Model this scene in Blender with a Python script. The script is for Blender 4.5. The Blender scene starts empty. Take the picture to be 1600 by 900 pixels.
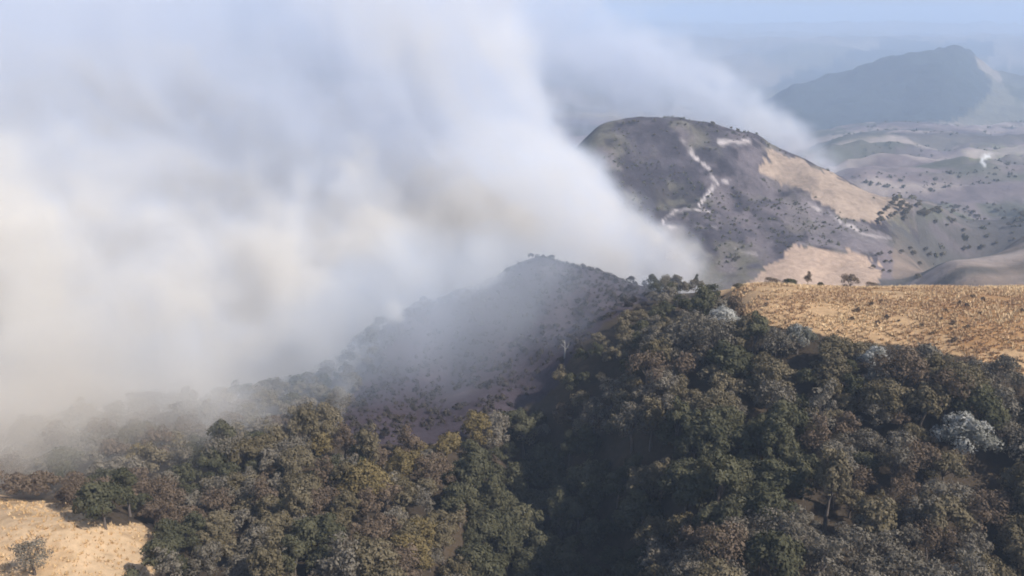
import bpy, math, random
import numpy as np
from mathutils import Vector, noise as mnoise

# ------------------------------------------------------------------ camera, sky, sun, exposure
sc = bpy.context.scene
col = sc.collection
CAM = np.array([0.0, 0.0, 200.0])
F = 1256.0                         # focal length in pixels of a 1600 px wide picture
PITCH = math.radians(18.9)
CP, SP = math.cos(PITCH), math.sin(PITCH)

cam_data = bpy.data.cameras.new('camera')
cam_data.sensor_width = 36.0
cam_data.lens = F / 1600.0 * 36.0
cam_data.clip_start = 0.5
cam_data.clip_end = 40000.0
cam = bpy.data.objects.new('camera', cam_data)
cam.location = CAM
cam.rotation_euler = (math.radians(90.0) - PITCH, 0.0, 0.0)
col.objects.link(cam)
sc.camera = cam

SUN_EL, SUN_AZ = math.radians(45.0), math.radians(118.0)     # azimuth from +Y towards +X
world = bpy.data.worlds.new('World')
sc.world = world
world.use_nodes = True
wn = world.node_tree
sky = wn.nodes.new('ShaderNodeTexSky')
sky.sky_type = 'NISHITA'
sky.sun_disc = False
sky.sun_elevation = SUN_EL
sky.sun_rotation = SUN_AZ
sky.altitude = 900.0
sky.air_density = 1.0
sky.dust_density = 2.0
bg = wn.nodes['Background']
bg.inputs['Strength'].default_value = 0.12
wn.links.new(sky.outputs[0], bg.inputs['Color'])

sun_data = bpy.data.lights.new('sun', 'SUN')
sun_data.energy = 4.8
sun_data.angle = math.radians(0.53)
sun_data.color = (1.0, 0.94, 0.85)
sun = bpy.data.objects.new('sun', sun_data)
to_sun = Vector((math.sin(SUN_AZ) * math.cos(SUN_EL), math.cos(SUN_AZ) * math.cos(SUN_EL), math.sin(SUN_EL)))
sun.rotation_euler = to_sun.to_track_quat('Z', 'Y').to_euler()
sun.location = (120, -60, 330)
col.objects.link(sun)

vs = sc.view_settings
vs.view_transform = 'Standard'
vs.look = 'None'
vs.exposure = 0.28
vs.gamma = 1.0
vs.use_curve_mapping = False
sc.render.engine = 'CYCLES'
cy = sc.cycles
cy.max_bounces = 12
cy.diffuse_bounces = 2
cy.glossy_bounces = 1
cy.transmission_bounces = 2
cy.transparent_max_bounces = 12
cy.volume_bounces = 6
cy.volume_step_rate = 6.5
cy.volume_max_steps = 256
cy.use_denoising = True
cy.adaptive_threshold = 0.03
cy.filter_width = 1.8

rng = random.Random(11)
nr = np.random.default_rng(7)

# ------------------------------------------------------------------ helpers
def tag(o, label=None, cat=None, group=None, kind=None):
    if label: o['label'] = label
    if cat: o['category'] = cat
    if group: o['group'] = group
    if kind: o['kind'] = kind
    return o

def mesh_from(name, V, faces_flat, loop_tot, mats, colors=None, smooth=False):
    me = bpy.data.meshes.new(name)
    V = np.asarray(V, dtype=np.float32)
    me.vertices.add(len(V)); me.vertices.foreach_set('co', V.ravel())
    ff = np.asarray(faces_flat, dtype=np.int32)
    me.loops.add(len(ff)); me.loops.foreach_set('vertex_index', ff)
    lt = np.asarray(loop_tot, dtype=np.int32)
    ls = np.concatenate([[0], np.cumsum(lt)[:-1]]).astype(np.int32)
    me.polygons.add(len(lt))
    me.polygons.foreach_set('loop_start', ls)
    me.polygons.foreach_set('loop_total', lt)
    me.polygons.foreach_set('use_smooth', np.full(len(lt), smooth))
    if colors is not None:
        a = me.color_attributes.new('tint', 'FLOAT_COLOR', 'POINT')
        c = np.ones((len(V), 4), dtype=np.float32); c[:, :3] = colors
        a.data.foreach_set('color', c.ravel())
    for m in (mats if isinstance(mats, (list, tuple)) else [mats]):
        me.materials.append(m)
    me.update(calc_edges=True)
    me.validate()
    return me

def obj(name, me, parent=None):
    o = bpy.data.objects.new(name, me)
    col.objects.link(o)
    if parent is not None: o.parent = parent
    return o

def pix(px, py, Y):
    """world point seen at photo pixel (px, py) at forward distance Y"""
    u, v = (px - 800.0) / F, (450.0 - py) / F
    s = Y / (CP + v * SP)
    return np.array([u * s, Y, CAM[2] + s * (v * CP - SP)])

def to_pix(P):
    P = np.asarray(P, dtype=float)
    x, y, z = P[..., 0], P[..., 1], P[..., 2] - CAM[2]
    d = y * CP - z * SP
    d = np.where(d > 1e-3, d, 1e-3)
    return 800.0 + F * x / d, 450.0 - F * (y * SP + z * CP) / d, d

def in_poly(px, py, poly):
    px, py = np.asarray(px), np.asarray(py)
    r = np.zeros(px.shape, bool)
    n = len(poly)
    for i in range(n):
        x1, y1 = poly[i]; x2, y2 = poly[(i + 1) % n]
        if y1 == y2: continue
        c = ((y1 > py) != (y2 > py)) & (px < (x2 - x1) * (py - y1) / (y2 - y1) + x1)
        r ^= c
    return r

def near_line(px, py, pts):
    d = np.full(np.shape(px), 1e9)
    for (x1, y1), (x2, y2) in zip(pts, pts[1:]):
        L = (x2 - x1) ** 2 + (y2 - y1) ** 2
        t = np.clip(((px - x1) * (x2 - x1) + (py - y1) * (y2 - y1)) / L, 0, 1)
        d = np.minimum(d, np.hypot(px - x1 - t * (x2 - x1), py - y1 - t * (y2 - y1)))
    return d

def sstep(a, b, x):
    t = np.clip((x - a) / (b - a), 0, 1)
    return t * t * (3 - 2 * t)

# value noise on a lattice, vectorised
_perm = nr.random((64, 64, 64)).astype(np.float32)
def vnoise(x, y, z=0.0):
    x, y = np.asarray(x, float), np.asarray(y, float)
    z = np.broadcast_to(np.asarray(z, float), x.shape)
    xi, yi, zi = np.floor(x).astype(int), np.floor(y).astype(int), np.floor(z).astype(int)
    fx, fy, fz = x - xi, y - yi, z - zi
    fx, fy, fz = (t * t * t * (t * (t * 6 - 15) + 10) for t in (fx, fy, fz))
    def g(a, b, c): return _perm[(xi + a) & 63, (yi + b) & 63, (zi + c) & 63]
    def lx(b, c): return g(0, b, c) * (1 - fx) + g(1, b, c) * fx
    def ly(c): return lx(0, c) * (1 - fy) + lx(1, c) * fy
    return (ly(0) * (1 - fz) + ly(1) * fz) * 2 - 1
def fbm(x, y, z=0.0, octv=4):
    a, s, t = 1.0, 0.0, 0.0
    for o in range(octv):
        s = s + a * vnoise(np.asarray(x) * 2 ** o + 17.3 * o, np.asarray(y) * 2 ** o + 5.1 * o, np.asarray(z) * 2 ** o + 9.7 * o)
        t += a; a *= 0.5
    return s / t

# node-tree expression helper
class X:
    def __init__(s, nt, sock): s.nt, s.s = nt, sock
    def _m(s, op, *a):
        n = s.nt.nodes.new('ShaderNodeMath'); n.operation = op
        for i, v in enumerate((s,) + a):
            if isinstance(v, X): s.nt.links.new(v.s, n.inputs[i])
            else: n.inputs[i].default_value = float(v)
        return X(s.nt, n.outputs[0])
    def __add__(s, o): return s._m('ADD', o)
    __radd__ = __add__
    def __sub__(s, o): return s._m('SUBTRACT', o)
    def __rsub__(s, o): return s._m('MULTIPLY', -1.0)._m('ADD', o)
    def __mul__(s, o): return s._m('MULTIPLY', o)
    __rmul__ = __mul__
    def __truediv__(s, o): return s._m('DIVIDE', o)
    def __rtruediv__(s, o): return s._m("POWER", -1.0)._m("MULTIPLY", o)
    def exp(s): return s._m('EXPONENT')
    def max(s, o): return s._m('MAXIMUM', o)
    def min(s, o): return s._m('MINIMUM', o)
    def sqrt(s): return s._m('SQRT')
    def abs(s): return s._m('ABSOLUTE')
    def pw(s, o): return s._m('POWER', o)
    def ss(s, a, b):
        n = s.nt.nodes.new('ShaderNodeMapRange'); n.interpolation_type = 'SMOOTHSTEP'
        s.nt.links.new(s.s, n.inputs['Value'])
        n.inputs['From Min'].default_value = a; n.inputs['From Max'].default_value = b
        return X(s.nt, n.outputs['Result'])

# ------------------------------------------------------------------ materials
def new_mat(name):
    m = bpy.data.materials.new(name); m.use_nodes = True
    nt = m.node_tree
    return m, nt, nt.nodes['Principled BSDF'], nt.nodes['Material Output']

def N(nt, t, **kw):
    n = nt.nodes.new(t)
    for k, v in kw.items():
        if k in n.inputs: n.inputs[k].default_value = v
        else: setattr(n, k, v)
    return n

def terrain_material(name, s_fine, s_big, contrast, bump, bump_dist):
    m, nt, b, out = new_mat(name)
    geo = N(nt, 'ShaderNodeNewGeometry')
    at = N(nt, 'ShaderNodeAttribute', attribute_name='tint')
    n1 = N(nt, 'ShaderNodeTexNoise', Scale=s_fine, Detail=6.0, Roughness=0.65)
    n2 = N(nt, 'ShaderNodeTexNoise', Scale=s_big, Detail=5.0, Roughness=0.6)
    for n in (n1, n2): nt.links.new(geo.outputs['Position'], n.inputs['Vector'])
    a = X(nt, n1.outputs['Fac']); c = X(nt, n2.outputs['Fac'])
    k = ((a - 0.5) * contrast + (c - 0.5) * (contrast * 0.8) + 1.0).max(0.15)
    mx = N(nt, 'ShaderNodeVectorMath', operation='SCALE')
    nt.links.new(at.outputs['Color'], mx.inputs[0]); nt.links.new(k.s, mx.inputs['Scale'])
    nt.links.new(mx.outputs[0], b.inputs['Base Color'])
    bp = N(nt, 'ShaderNodeBump', Strength=bump, Distance=bump_dist)
    nt.links.new(n1.outputs['Fac'], bp.inputs['Height'])
    nt.links.new(bp.outputs[0], b.inputs['Normal'])
    b.inputs['Roughness'].default_value = 0.95
    b.inputs['Specular IOR Level'].default_value = 0.1
    return m

M_ridge = terrain_material('ridge_soil', 0.9, 0.09, 0.9, 0.6, 0.3)
M_burn = terrain_material('burned_ground', 0.28, 0.035, 1.0, 0.7, 1.2)
M_valley = terrain_material('valley_pasture', 0.10, 0.012, 0.8, 0.5, 3.0)
M_mount = terrain_material('mountain_forest', 0.035, 0.006, 1.0, 0.8, 10.0)

def leaf_material(name, c0, c1, trans=0.25):
    m, nt, b, out = new_mat(name)
    nt.nodes.remove(b)
    oi = N(nt, 'ShaderNodeObjectInfo')
    at = N(nt, 'ShaderNodeAttribute', attribute_name='tint')
    geo = N(nt, 'ShaderNodeNewGeometry')
    nz = N(nt, 'ShaderNodeTexNoise', Scale=0.55, Detail=2.0)
    nt.links.new(geo.outputs['Position'], nz.inputs['Vector'])
    sep = N(nt, 'ShaderNodeSeparateColor'); nt.links.new(at.outputs['Color'], sep.inputs[0])
    f = (X(nt, oi.outputs['Random']) * 0.55 + X(nt, sep.outputs[1]) * 0.45 + (X(nt, nz.outputs['Fac']) - 0.5) * 0.8)
    mix = N(nt, 'ShaderNodeMix', data_type='RGBA', clamp_factor=True)
    nt.links.new(f.s, mix.inputs['Factor'])
    mix.inputs[6].default_value = (*c0, 1); mix.inputs[7].default_value = (*c1, 1)
    sc_ = N(nt, 'ShaderNodeVectorMath', operation='SCALE')
    nt.links.new(mix.outputs[2], sc_.inputs[0]); nt.links.new((X(nt, sep.outputs[0]) * 0.9 + 0.5).s, sc_.inputs['Scale'])
    d = N(nt, 'ShaderNodeBsdfDiffuse'); t = N(nt, 'ShaderNodeBsdfTranslucent')
    ms = N(nt, 'ShaderNodeMixShader'); ms.inputs[0].default_value = trans
    nt.links.new(sc_.outputs[0], d.inputs['Color']); nt.links.new(sc_.outputs[0], t.inputs['Color'])
    nt.links.new(d.outputs[0], ms.inputs[1]); nt.links.new(t.outputs[0], ms.inputs[2])
    nt.links.new(ms.outputs[0], out.inputs['Surface'])
    return m

LEAF = {
    'olive':  leaf_material('leaf_olive', (0.120, 0.098, 0.056), (0.205, 0.170, 0.110)),
    'green':  leaf_material('leaf_dark_green', (0.070, 0.070, 0.042), (0.135, 0.125, 0.076)),
    'grey':   leaf_material('leaf_grey', (0.140, 0.122, 0.094), (0.220, 0.192, 0.150)),
    'rust':   leaf_material('leaf_rust', (0.125, 0.092, 0.064), (0.190, 0.142, 0.102)),
    'char':   leaf_material('leaf_charred', (0.040, 0.034, 0.034), (0.085, 0.072, 0.060)),
    'silver': leaf_material('leaf_silver', (0.13, 0.125, 0.095), (0.62, 0.60, 0.56)),
    'gold':   leaf_material('leaf_gold', (0.160, 0.125, 0.060), (0.24, 0.185, 0.090)),
}
def bark_material(name, c0, c1):
    m, nt, b, out = new_mat(name)
    geo = N(nt, 'ShaderNodeTexCoord')
    nz = N(nt, 'ShaderNodeTexNoise', Scale=3.0, Detail=5.0)
    nt.links.new(geo.outputs['Object'], nz.inputs['Vector'])
    mix = N(nt, 'ShaderNodeMix', data_type='RGBA')
    nt.links.new(nz.outputs['Fac'], mix.inputs['Factor'])
    mix.inputs[6].default_value = (*c0, 1); mix.inputs[7].default_value = (*c1, 1)
    nt.links.new(mix.outputs[2], b.inputs['Base Color'])
    b.inputs['Roughness'].default_value = 0.9
    return m
M_bark = bark_material('bark', (0.07, 0.055, 0.045), (0.16, 0.13, 0.11))
M_deadbark = bark_material('bleached_bark', (0.22, 0.20, 0.18), (0.40, 0.38, 0.35))

def tint_material(name, contrast=0.5):
    m, nt, b, out = new_mat(name)
    at = N(nt, 'ShaderNodeAttribute', attribute_name='tint')
    nt.links.new(at.outputs['Color'], b.inputs['Base Color'])
    b.inputs['Roughness'].default_value = 0.9
    b.inputs['Specular IOR Level'].default_value = 0.15
    return m
M_grass = tint_material('dry_grass')

# ------------------------------------------------------------------ terrain
# control points: photo pixel, forward distance, and how far the ground lies below what is seen there
CT = []
def cp(px, py, Y, dz=0.0):
    p = pix(px, py, Y); p[2] += dz; CT.append(p)
def cw(x, Y, z): CT.append(np.array([x, Y, z], float))
T = -5.0                                                  # canopy height
# grass field on the shoulder and its crest
for a in ((1160, 450, 166), (1300, 449, 168), (1450, 449, 170), (1600, 449, 172), (1750, 449, 174),
          (1180, 500, 142), (1230, 515, 137), (1350, 530, 131), (1500, 560, 122), (1600, 582, 117), (1750, 600, 112)): cp(*a)
# wooded slope under the field
for a in ((1600, 900, 80), (1750, 900, 80), (1300, 900, 78), (1060, 900, 77), (1600, 720, 100), (1350, 720, 100), (1100, 720, 103),
          (1200, 600, 122), (1000, 600, 128), (1020, 520, 146), (1100, 480, 158)): cp(*a, T)
# ravine
for a in ((860, 900, 88), (870, 800, 108), (850, 700, 128), (840, 640, 142), (960, 900, 84), (960, 790, 106), (780, 850, 96)): cp(*a, T - 13)
# slope on the other side of the ravine
for a in ((600, 900, 84), (350, 900, 82), (700, 760, 112), (450, 780, 104), (250, 760, 108), (620, 700, 128), (400, 680, 128), (220, 690, 124)): cp(*a, T)
for a in ((100, 900, 80), (120, 830, 90), (20, 800, 95), (-60, 900, 82), (-120, 760, 104)): cp(*a)
# ridge line against the smoke
for a in ((30, 745, 116), (120, 665, 136), (200, 628, 148), (400, 605, 162), (520, 580, 174), (600, 500, 194), (640, 462, 202),
          (720, 440, 208), (800, 400, 213), (850, 384, 215), (930, 405, 210), (1010, 432, 200), (1090, 440, 186),
          (700, 560, 178), (640, 620, 158), (800, 500, 186), (900, 480, 180), (760, 640, 148), (900, 560, 154)): cp(*a, T * 0.6)
# ground falling away behind the ridge
for x, Y, z in ((-200, 110, 118), (-120, 150, 112), (-110, 190, 92), (-70, 210, 92), (-40, 245, 92), (10, 260, 96), (45, 240, 108), (70, 215, 122), (110, 210, 125), (160, 212, 125),
                (60, 270, 92), (110, 265, 96), (170, 265, 95), (-60, 320, 60), (20, 330, 66), (100, 320, 70), (180, 320, 70),
                (-200, 260, 60), (-250, 400, 35), (-80, 450, 35), (-300, 700, 10), (-80, 700, 15),
                (0, 30, 150), (60, 40, 140), (-60, 40, 142), (0, 55, 134), (150, 60, 142), (-150, 50, 138)): cw(x, Y, z)
# burned hill
for a in ((1000, 188, 560), (960, 192, 555), (930, 205, 545), (1060, 186, 565), (1120, 194, 565), (1180, 212, 560), (1240, 240, 552), (1290, 264, 542), (1340, 287, 530),
          (1390, 306, 515), (1432, 325, 500), (1050, 300, 488), (1100, 250, 520), (1000, 260, 505), (1150, 380, 430), (1200, 290, 502), (1280, 330, 478), (1100, 340, 455),
          (1250, 420, 395), (1180, 440, 385), (1340, 400, 412), (1000, 400, 420), (960, 330, 450)): cp(*a)
for x, Y, z in ((90, 640, 92), (150, 640, 80), (200, 630, 62), (260, 620, 45), (300, 590, 50), (40, 620, 85), (-20, 560, 70), (0, 480, 60), (200, 390, 72), (150, 360, 66), (90, 370, 64),
                (120, 720, 40), (-50, 620, 50)): cw(x, Y, z)
# valley and the rolling pasture hills beyond
for a in ((1390, 400, 420), (1385, 370, 452), (1500, 425, 345), (1600, 435, 335), (1480, 408, 372), (1600, 368, 415), (1750, 345, 430),
          (1440, 372, 480), (1500, 358, 520), (1600, 345, 545), (1750, 335, 560),
          (1480, 330, 660), (1600, 322, 680), (1440, 310, 720), (1350, 275, 800), (1500, 268, 850), (1600, 262, 880), (1750, 255, 900),
          (1400, 240, 1000), (1500, 232, 1080), (1600, 226, 1120), (1320, 225, 1100), (1500, 205, 1400), (1600, 196, 1450), (1350, 200, 1500), (1750, 190, 1500)): cp(*a)
for x, Y, z in ((250, 440, 48), (290, 470, 42), (300, 600, 25), (400, 620, 22), (330, 900, 12), (520, 940, 15), (800, 950, 20), (700, 700, 25), (450, 1250, -15), (800, 1250, -10), (250, 800, 12)): cw(x, Y, z)
# far mountain and the plain behind it
for a in ((1450, 84, 2350), (1400, 88, 2320), (1500, 83, 2350), (1370, 98, 2300), (1520, 95, 2330), (1350, 112, 2250), (1300, 128, 2200), (1240, 135, 2200), (1530, 130, 2200), (1480, 120, 2100), (1200, 170, 2300), (1400, 160, 1950), (1300, 195, 1850),
          (1540, 175, 1950), (1600, 150, 2200), (1660, 120, 2300), (1750, 110, 2400), (1100, 150, 2500), (900, 120, 2800), (400, 110, 2800)): cp(*a)
for x, Y, z in ((900, 3000, -70), (1400, 3000, -70), (1800, 2900, -60), (600, 2700, -70), (1250, 1800, -60), (1000, 1650, -40)): cw(x, Y, z)
for a in ((1300, 70, 4200), (1600, 68, 4200), (900, 66, 4200), (300, 66, 4200), (1300, 46, 7000), (700, 46, 7000), (1700, 46, 7000), (800, 32, 15000), (1600, 32, 15000), (0, 32, 15000)): cp(*a)
CT = np.array(CT)

KA = 2.2
def ab(x, y):
    r = np.hypot(x, y)
    a = np.clip(np.arctan2(x, y), -0.85, 0.85)
    return a * KA, np.log(np.maximum(r, 12.0))
ca, cb = ab(CT[:, 0], CT[:, 1])
C2 = 0.035
def phi(a, b, a0, b0): return -np.sqrt((a - a0) ** 2 + (b - b0) ** 2 + C2 ** 2)
_n = len(CT)
A = np.zeros((_n + 3, _n + 3))
A[:_n, :_n] = phi(ca[:, None], cb[:, None], ca[None], cb[None]) + 0.0015 * np.eye(_n)
A[:_n, _n] = 1; A[:_n, _n + 1] = ca; A[:_n, _n + 2] = cb
A[_n, :_n] = 1; A[_n + 1, :_n] = ca; A[_n + 2, :_n] = cb
_rhs = np.concatenate([CT[:, 2], [0, 0, 0]])
_w = np.linalg.solve(A, _rhs)

def height(x, y):
    x, y = np.asarray(x, float), np.asarray(y, float)
    shp = x.shape
    x, y = x.ravel(), y.ravel()
    a, b = ab(x, y)
    h = np.empty(len(x))
    for i in range(0, len(x), 20000):
        sl = slice(i, i + 20000)
        h[sl] = phi(a[sl, None], b[sl, None], ca[None], cb[None]) @ _w[:_n] + _w[_n] + _w[_n + 1] * a[sl] + _w[_n + 2] * b[sl]
    r = np.hypot(x, y)
    h += 0.7 * fbm(x / 14, y / 14, 0.3, 3) * (1 - 0.6 * sstep(100, 170, r) * sstep(35, 50, x))
    h += 3.0 * fbm(x / 45, y / 45, 1.7, 4) * sstep(230, 420, r)
    hill = np.exp(-(((x - 130) / 130) ** 2 + ((y - 500) / 105) ** 2) ** 2)
    h += hill * 3.2 * (0.5 - 2.2 * np.abs(fbm(x / 34 + 2, y / 34 + 7, 21.3, 5)))
    w = sstep(560, 900, r) * (1 - 0.85 * hill)
    h += w * 26 * (0.5 - np.abs(fbm(x / 330, y / 120, 4.4, 4)) * 2.2)
    h += sstep(1500, 2300, r) * 34 * (0.3 - np.abs(fbm(x / 620, y / 420, 7.7, 5)) * 2.0)
    h += sstep(1700, 2100, r) * 20 * fbm(x / 230, y / 300, 17.7, 5)
    h += sstep(420, 620, r) * (1 - sstep(1200, 1700, r)) * 7 * (0.5 - 2 * np.abs(fbm(x / 80 + 5, y / 60, 11.3, 3))) * sstep(0.40, 0.50, np.arctan2(x, np.maximum(y, 1)))
    h += sstep(3500, 8000, r) * 90 * fbm(x / 1900, y / 1500, 2.2, 4)
    return h.reshape(shp)

# polar sheet centred under the camera
ang = np.concatenate([np.linspace(-180, -60, 25)[:-1], np.linspace(-60, -38, 23)[:-1], np.linspace(-38, 38, 470)[:-1], np.linspace(38, 60, 23)[:-1], np.linspace(60, 180, 25)[:-1]])
rad = np.concatenate([[2.0, 10, 20, 30, 40, 50, 58], np.geomspace(64, 240, 280)[:-1], np.geomspace(240, 640, 150)[:-1], np.geomspace(640, 3200, 150)[:-1], np.geomspace(3200, 15000, 40)])
RA, RR = np.meshgrid(np.radians(ang), rad)
GX, GY = RR * np.sin(RA), RR * np.cos(RA)
GZ = height(GX, GY)
nR, nA = GX.shape
GP = np.stack([GX, GY, GZ], -1).reshape(-1, 3)
gpx, gpy, gd = to_pix(GP)
gx, gy, gz = GP.T
wob = 9 * fbm(gx / 9, gy / 9, 3.1, 4)                       # ragged edges, in photo pixels
wobf = 16 * fbm(gx / 330, gy / 330, 3.7, 5)
wob2 = 9 * fbm(gx / 8 + 40, gy / 8, 6.1, 4)

FIELD = [(1146, 436), (1900, 436), (1900, 660), (1800, 640), (1600, 588), (1560, 572), (1500, 560), (1440, 545), (1330, 534), (1280, 522), (1210, 514), (1165, 498), (1142, 470)]
PATCH = [(-300, 700), (-60, 765), (30, 782), (60, 785), (125, 788), (150, 815), (240, 822), (258, 850), (240, 885), (232, 980), (-300, 980)]
T1 = [(1195, 232), (1240, 243), (1290, 270), (1340, 288), (1430, 322), (1405, 335), (1370, 346), (1330, 340), (1270, 306), (1220, 287), (1193, 262)]
T2 = [(1176, 460), (1184, 424), (1214, 411), (1220, 396), (1250, 384), (1290, 386), (1340, 400), (1384, 415), (1380, 470)]
ASHY = [(1240, 300), (1300, 330), (1380, 365), (1395, 400), (1340, 398), (1290, 382), (1250, 380), (1275, 350)]

g_hill = (gy > 350) & (gy < 655) & (gpx + wob * 1.5 < 1436) & (gx > -160) & ~((gpx + wob * 2 > 1375 + 0.3 * (gy - 400)) & (gy < 480))
g_near = (np.hypot(gx, gy) < 262) & ~g_hill
g_far = np.hypot(gx, gy) >= 1750
zone = np.where(g_near, 0, np.where(g_hill, 1, np.where(g_far, 3, 2)))

C = np.zeros((len(GP), 3))
def put(mask, rgb, amt=1.0):
    m = (np.clip(mask.astype(float), 0, 1) * amt)[:, None]
    C[:] = C * (1 - m) + np.array(rgb) * m
n_a = fbm(gx / 30, gy / 30, 1.1, 4); n_b = fbm(gx / 120, gy / 90, 5.5, 4); n_c = fbm(gx / 12, gy / 12, 8.8, 4)
# forest floor
put(zone == 0, (0.055, 0.042, 0.030)); put((zone == 0) & (n_a > 0.1), (0.075, 0.055, 0.036), 0.6)
on_field = (zone == 0) & (in_poly(gpx + wob, gpy + wob2, FIELD) | ((gx > 46 + wob * 0.3) & (gy > 162))) & (gy > 95)
put(on_field, (0.42, 0.275, 0.150))
put(on_field & (n_c > 0.16), (0.30, 0.165, 0.070), 0.8)
put(on_field & (gy > 158), (0.42, 0.28, 0.15), 0.5)
on_patch = (zone == 0) & in_poly(gpx + wob, gpy + wob2, PATCH) & (gy < 120)
put(on_patch, (0.52, 0.365, 0.220)); put(on_patch, (0.40, 0.235, 0.105), 0.75 * sstep(0.0, 0.4, n_c)); put(on_patch, (0.30, 0.20, 0.11), 0.6 * sstep(0.2, 0.45, fbm(gx / 3.5, gy / 3.5, 2.2, 3)))
BURNT = [(540, 620), (575, 560), (610, 470), (700, 430), (840, 365), (950, 385), (1020, 425), (1015, 465), (930, 520), (860, 600), (800, 650), (700, 690), (600, 700), (510, 690)]
on_burnt = (zone == 0) & in_poly(gpx + wob * 2.5, gpy + wob2 * 2, BURNT) & (gy > 125)
put(on_burnt, (0.050, 0.039, 0.047)); put(on_burnt, (0.085, 0.066, 0.072), 0.7 * sstep(0.05, 0.35, n_c))
d = near_line(gpx + wob * 0.6, gpy + wob2 * 0.5, [(612, 476), (650, 458), (720, 438), (790, 404), (838, 388)])
put((zone == 0) & (gy > 170), (0.42, 0.37, 0.33), sstep(9, 3, d) * np.clip(0.7 + 1.2 * n_c, 0, 1))
# burned hill
put(zone == 1, (0.070, 0.060, 0.068)); n_d = fbm(gx / 9, gy / 9, 28.8, 5)
put(zone == 1, (0.120, 0.108, 0.078), sstep(-0.05, 0.3, n_a + 0.6 * n_d) * 0.85)
put(zone == 1, (0.034, 0.028, 0.034), sstep(0.0, 0.3, -n_b - 0.7 * n_d) * 0.8)
put(zone == 1, (0.150, 0.125, 0.130), sstep(0.08, 0.4, fbm(gx / 26, gy / 60, 12.5, 5) + 0.4 * n_d) * 0.75)
hz = zone == 1
put(hz & in_poly(gpx + wob * 2, gpy + wob2, ASHY), (0.17, 0.145, 0.150), 0.8)
put(hz & in_poly(gpx + wob * 2, gpy + wob2 * 1.2, T1), (0.33, 0.250, 0.190)); put(hz & in_poly(gpx, gpy, T1), (0.24, 0.185, 0.145), 0.7 * sstep(0.0, 0.35, n_a + 0.5 * n_d))
put(hz & in_poly(gpx + wob * 2, gpy + wob2 * 1.2, T2), (0.38, 0.275, 0.205))
for pts, wd, am in (([(1078, 236), (1095, 255), (1108, 266), (1122, 285), (1112, 298), (1098, 312), (1092, 322)], 3.2, 0.95), ([(1122, 285), (1140, 281)], 2.5, 0.7),
                    ([(1034, 354), (1040, 342), (1050, 332), (1070, 327), (1095, 328), (1122, 336)], 3.0, 0.95), ([(1040, 357), (1080, 353), (1120, 357)], 2.2, 0.6),
                    ([(1125, 222), (1150, 226), (1170, 219)], 5.5, 0.7), ([(1262, 318), (1300, 336), (1345, 362), (1385, 372)], 3.0, 0.6),
                    ([(1150, 390), (1180, 396)], 4.0, 0.35), ([(1060, 215), (1085, 238)], 2.0, 0.4), ([(1200, 226), (1270, 262)], 2.0, 0.35)):
    d = near_line(gpx + wob * 0.5, gpy + wob2 * 0.5, pts)
    put(hz, (0.50, 0.44, 0.42), sstep(wd * 1.1, wd * 0.1, d) * np.clip(am * (0.8 + 1.5 * n_d + 0.6 * n_c), 0, 1))
# valley; the base colour takes on some of the haze's mauve
vz = zone == 2
put(vz, (0.180, 0.145, 0.145)); put(vz, (0.105, 0.090, 0.098), sstep(-0.2, 0.3, n_b) * 0.8)
put(vz, (0.085, 0.092, 0.055), sstep(0.2, 0.4, fbm(gx / 150 + 9, gy / 60, 3.3, 5)) * 0.8)
put(vz & (gpy > 318) & (gpy < 344) & (gpx > 1390), (0.085, 0.095, 0.055), 0.65 * sstep(-0.2, 0.2, n_a))
put(vz & in_poly(gpx + wob, gpy + wob2, [(1260, 200), (1400, 205), (1420, 232), (1340, 245), (1270, 250)]), (0.08, 0.09, 0.06), 0.7)
put(vz & (gy < 470) & (gpx > 1395), (0.22, 0.165, 0.120), 0.7)
put(vz & in_poly(gpx + wob, gpy + wob2 * 0.6, [(1500, 236), (1620, 226), (1620, 248), (1520, 250)]), (0.16, 0.16, 0.075), 0.8)
put(vz, (0.32, 0.265, 0.235), 0.8 * sstep(0.06, 0.22, fbm(gx / 260 + 3, gy / 55, 9.1, 4)))
put(vz, (0.070, 0.068, 0.062), 0.8 * sstep(0.10, 0.24, fbm(gx / 180 + 13, gy / 48, 19.1, 5)))
d = near_line(gpx + wob * 0.15, gpy, [(1548, 242), (1538, 246), (1534, 253), (1540, 260)])
put(vz, (0.68, 0.66, 0.63), sstep(4.2, 1.0, d))
mz = zone == 3
put(mz, (0.22, 0.185, 0.145)); put(mz, (0.09, 0.095, 0.06), 0.7 * sstep(0.1, 0.35, fbm(gx / 700, gy / 500, 2.9, 5)))
MOUNT = [(1200, 215), (1215, 120), (1300, 100), (1400, 60), (1560, 60), (1535, 100), (1565, 135), (1530, 165), (1490, 195), (1400, 210)]
put(mz & in_poly(gpx + wobf * 1.6, gpy + wobf, MOUNT), (0.026, 0.036, 0.034), 0.97); put(mz, (0.10, 0.098, 0.070), 0.6 * sstep(0.2, 0.4, fbm(gx / 260, gy / 300, 41.0, 5)))
put(mz & in_poly(gpx + wobf, gpy + wobf * 0.5, [(1560, 110), (1700, 100), (1700, 170), (1590, 160)]), (0.05, 0.06, 0.04), 0.8)

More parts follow.
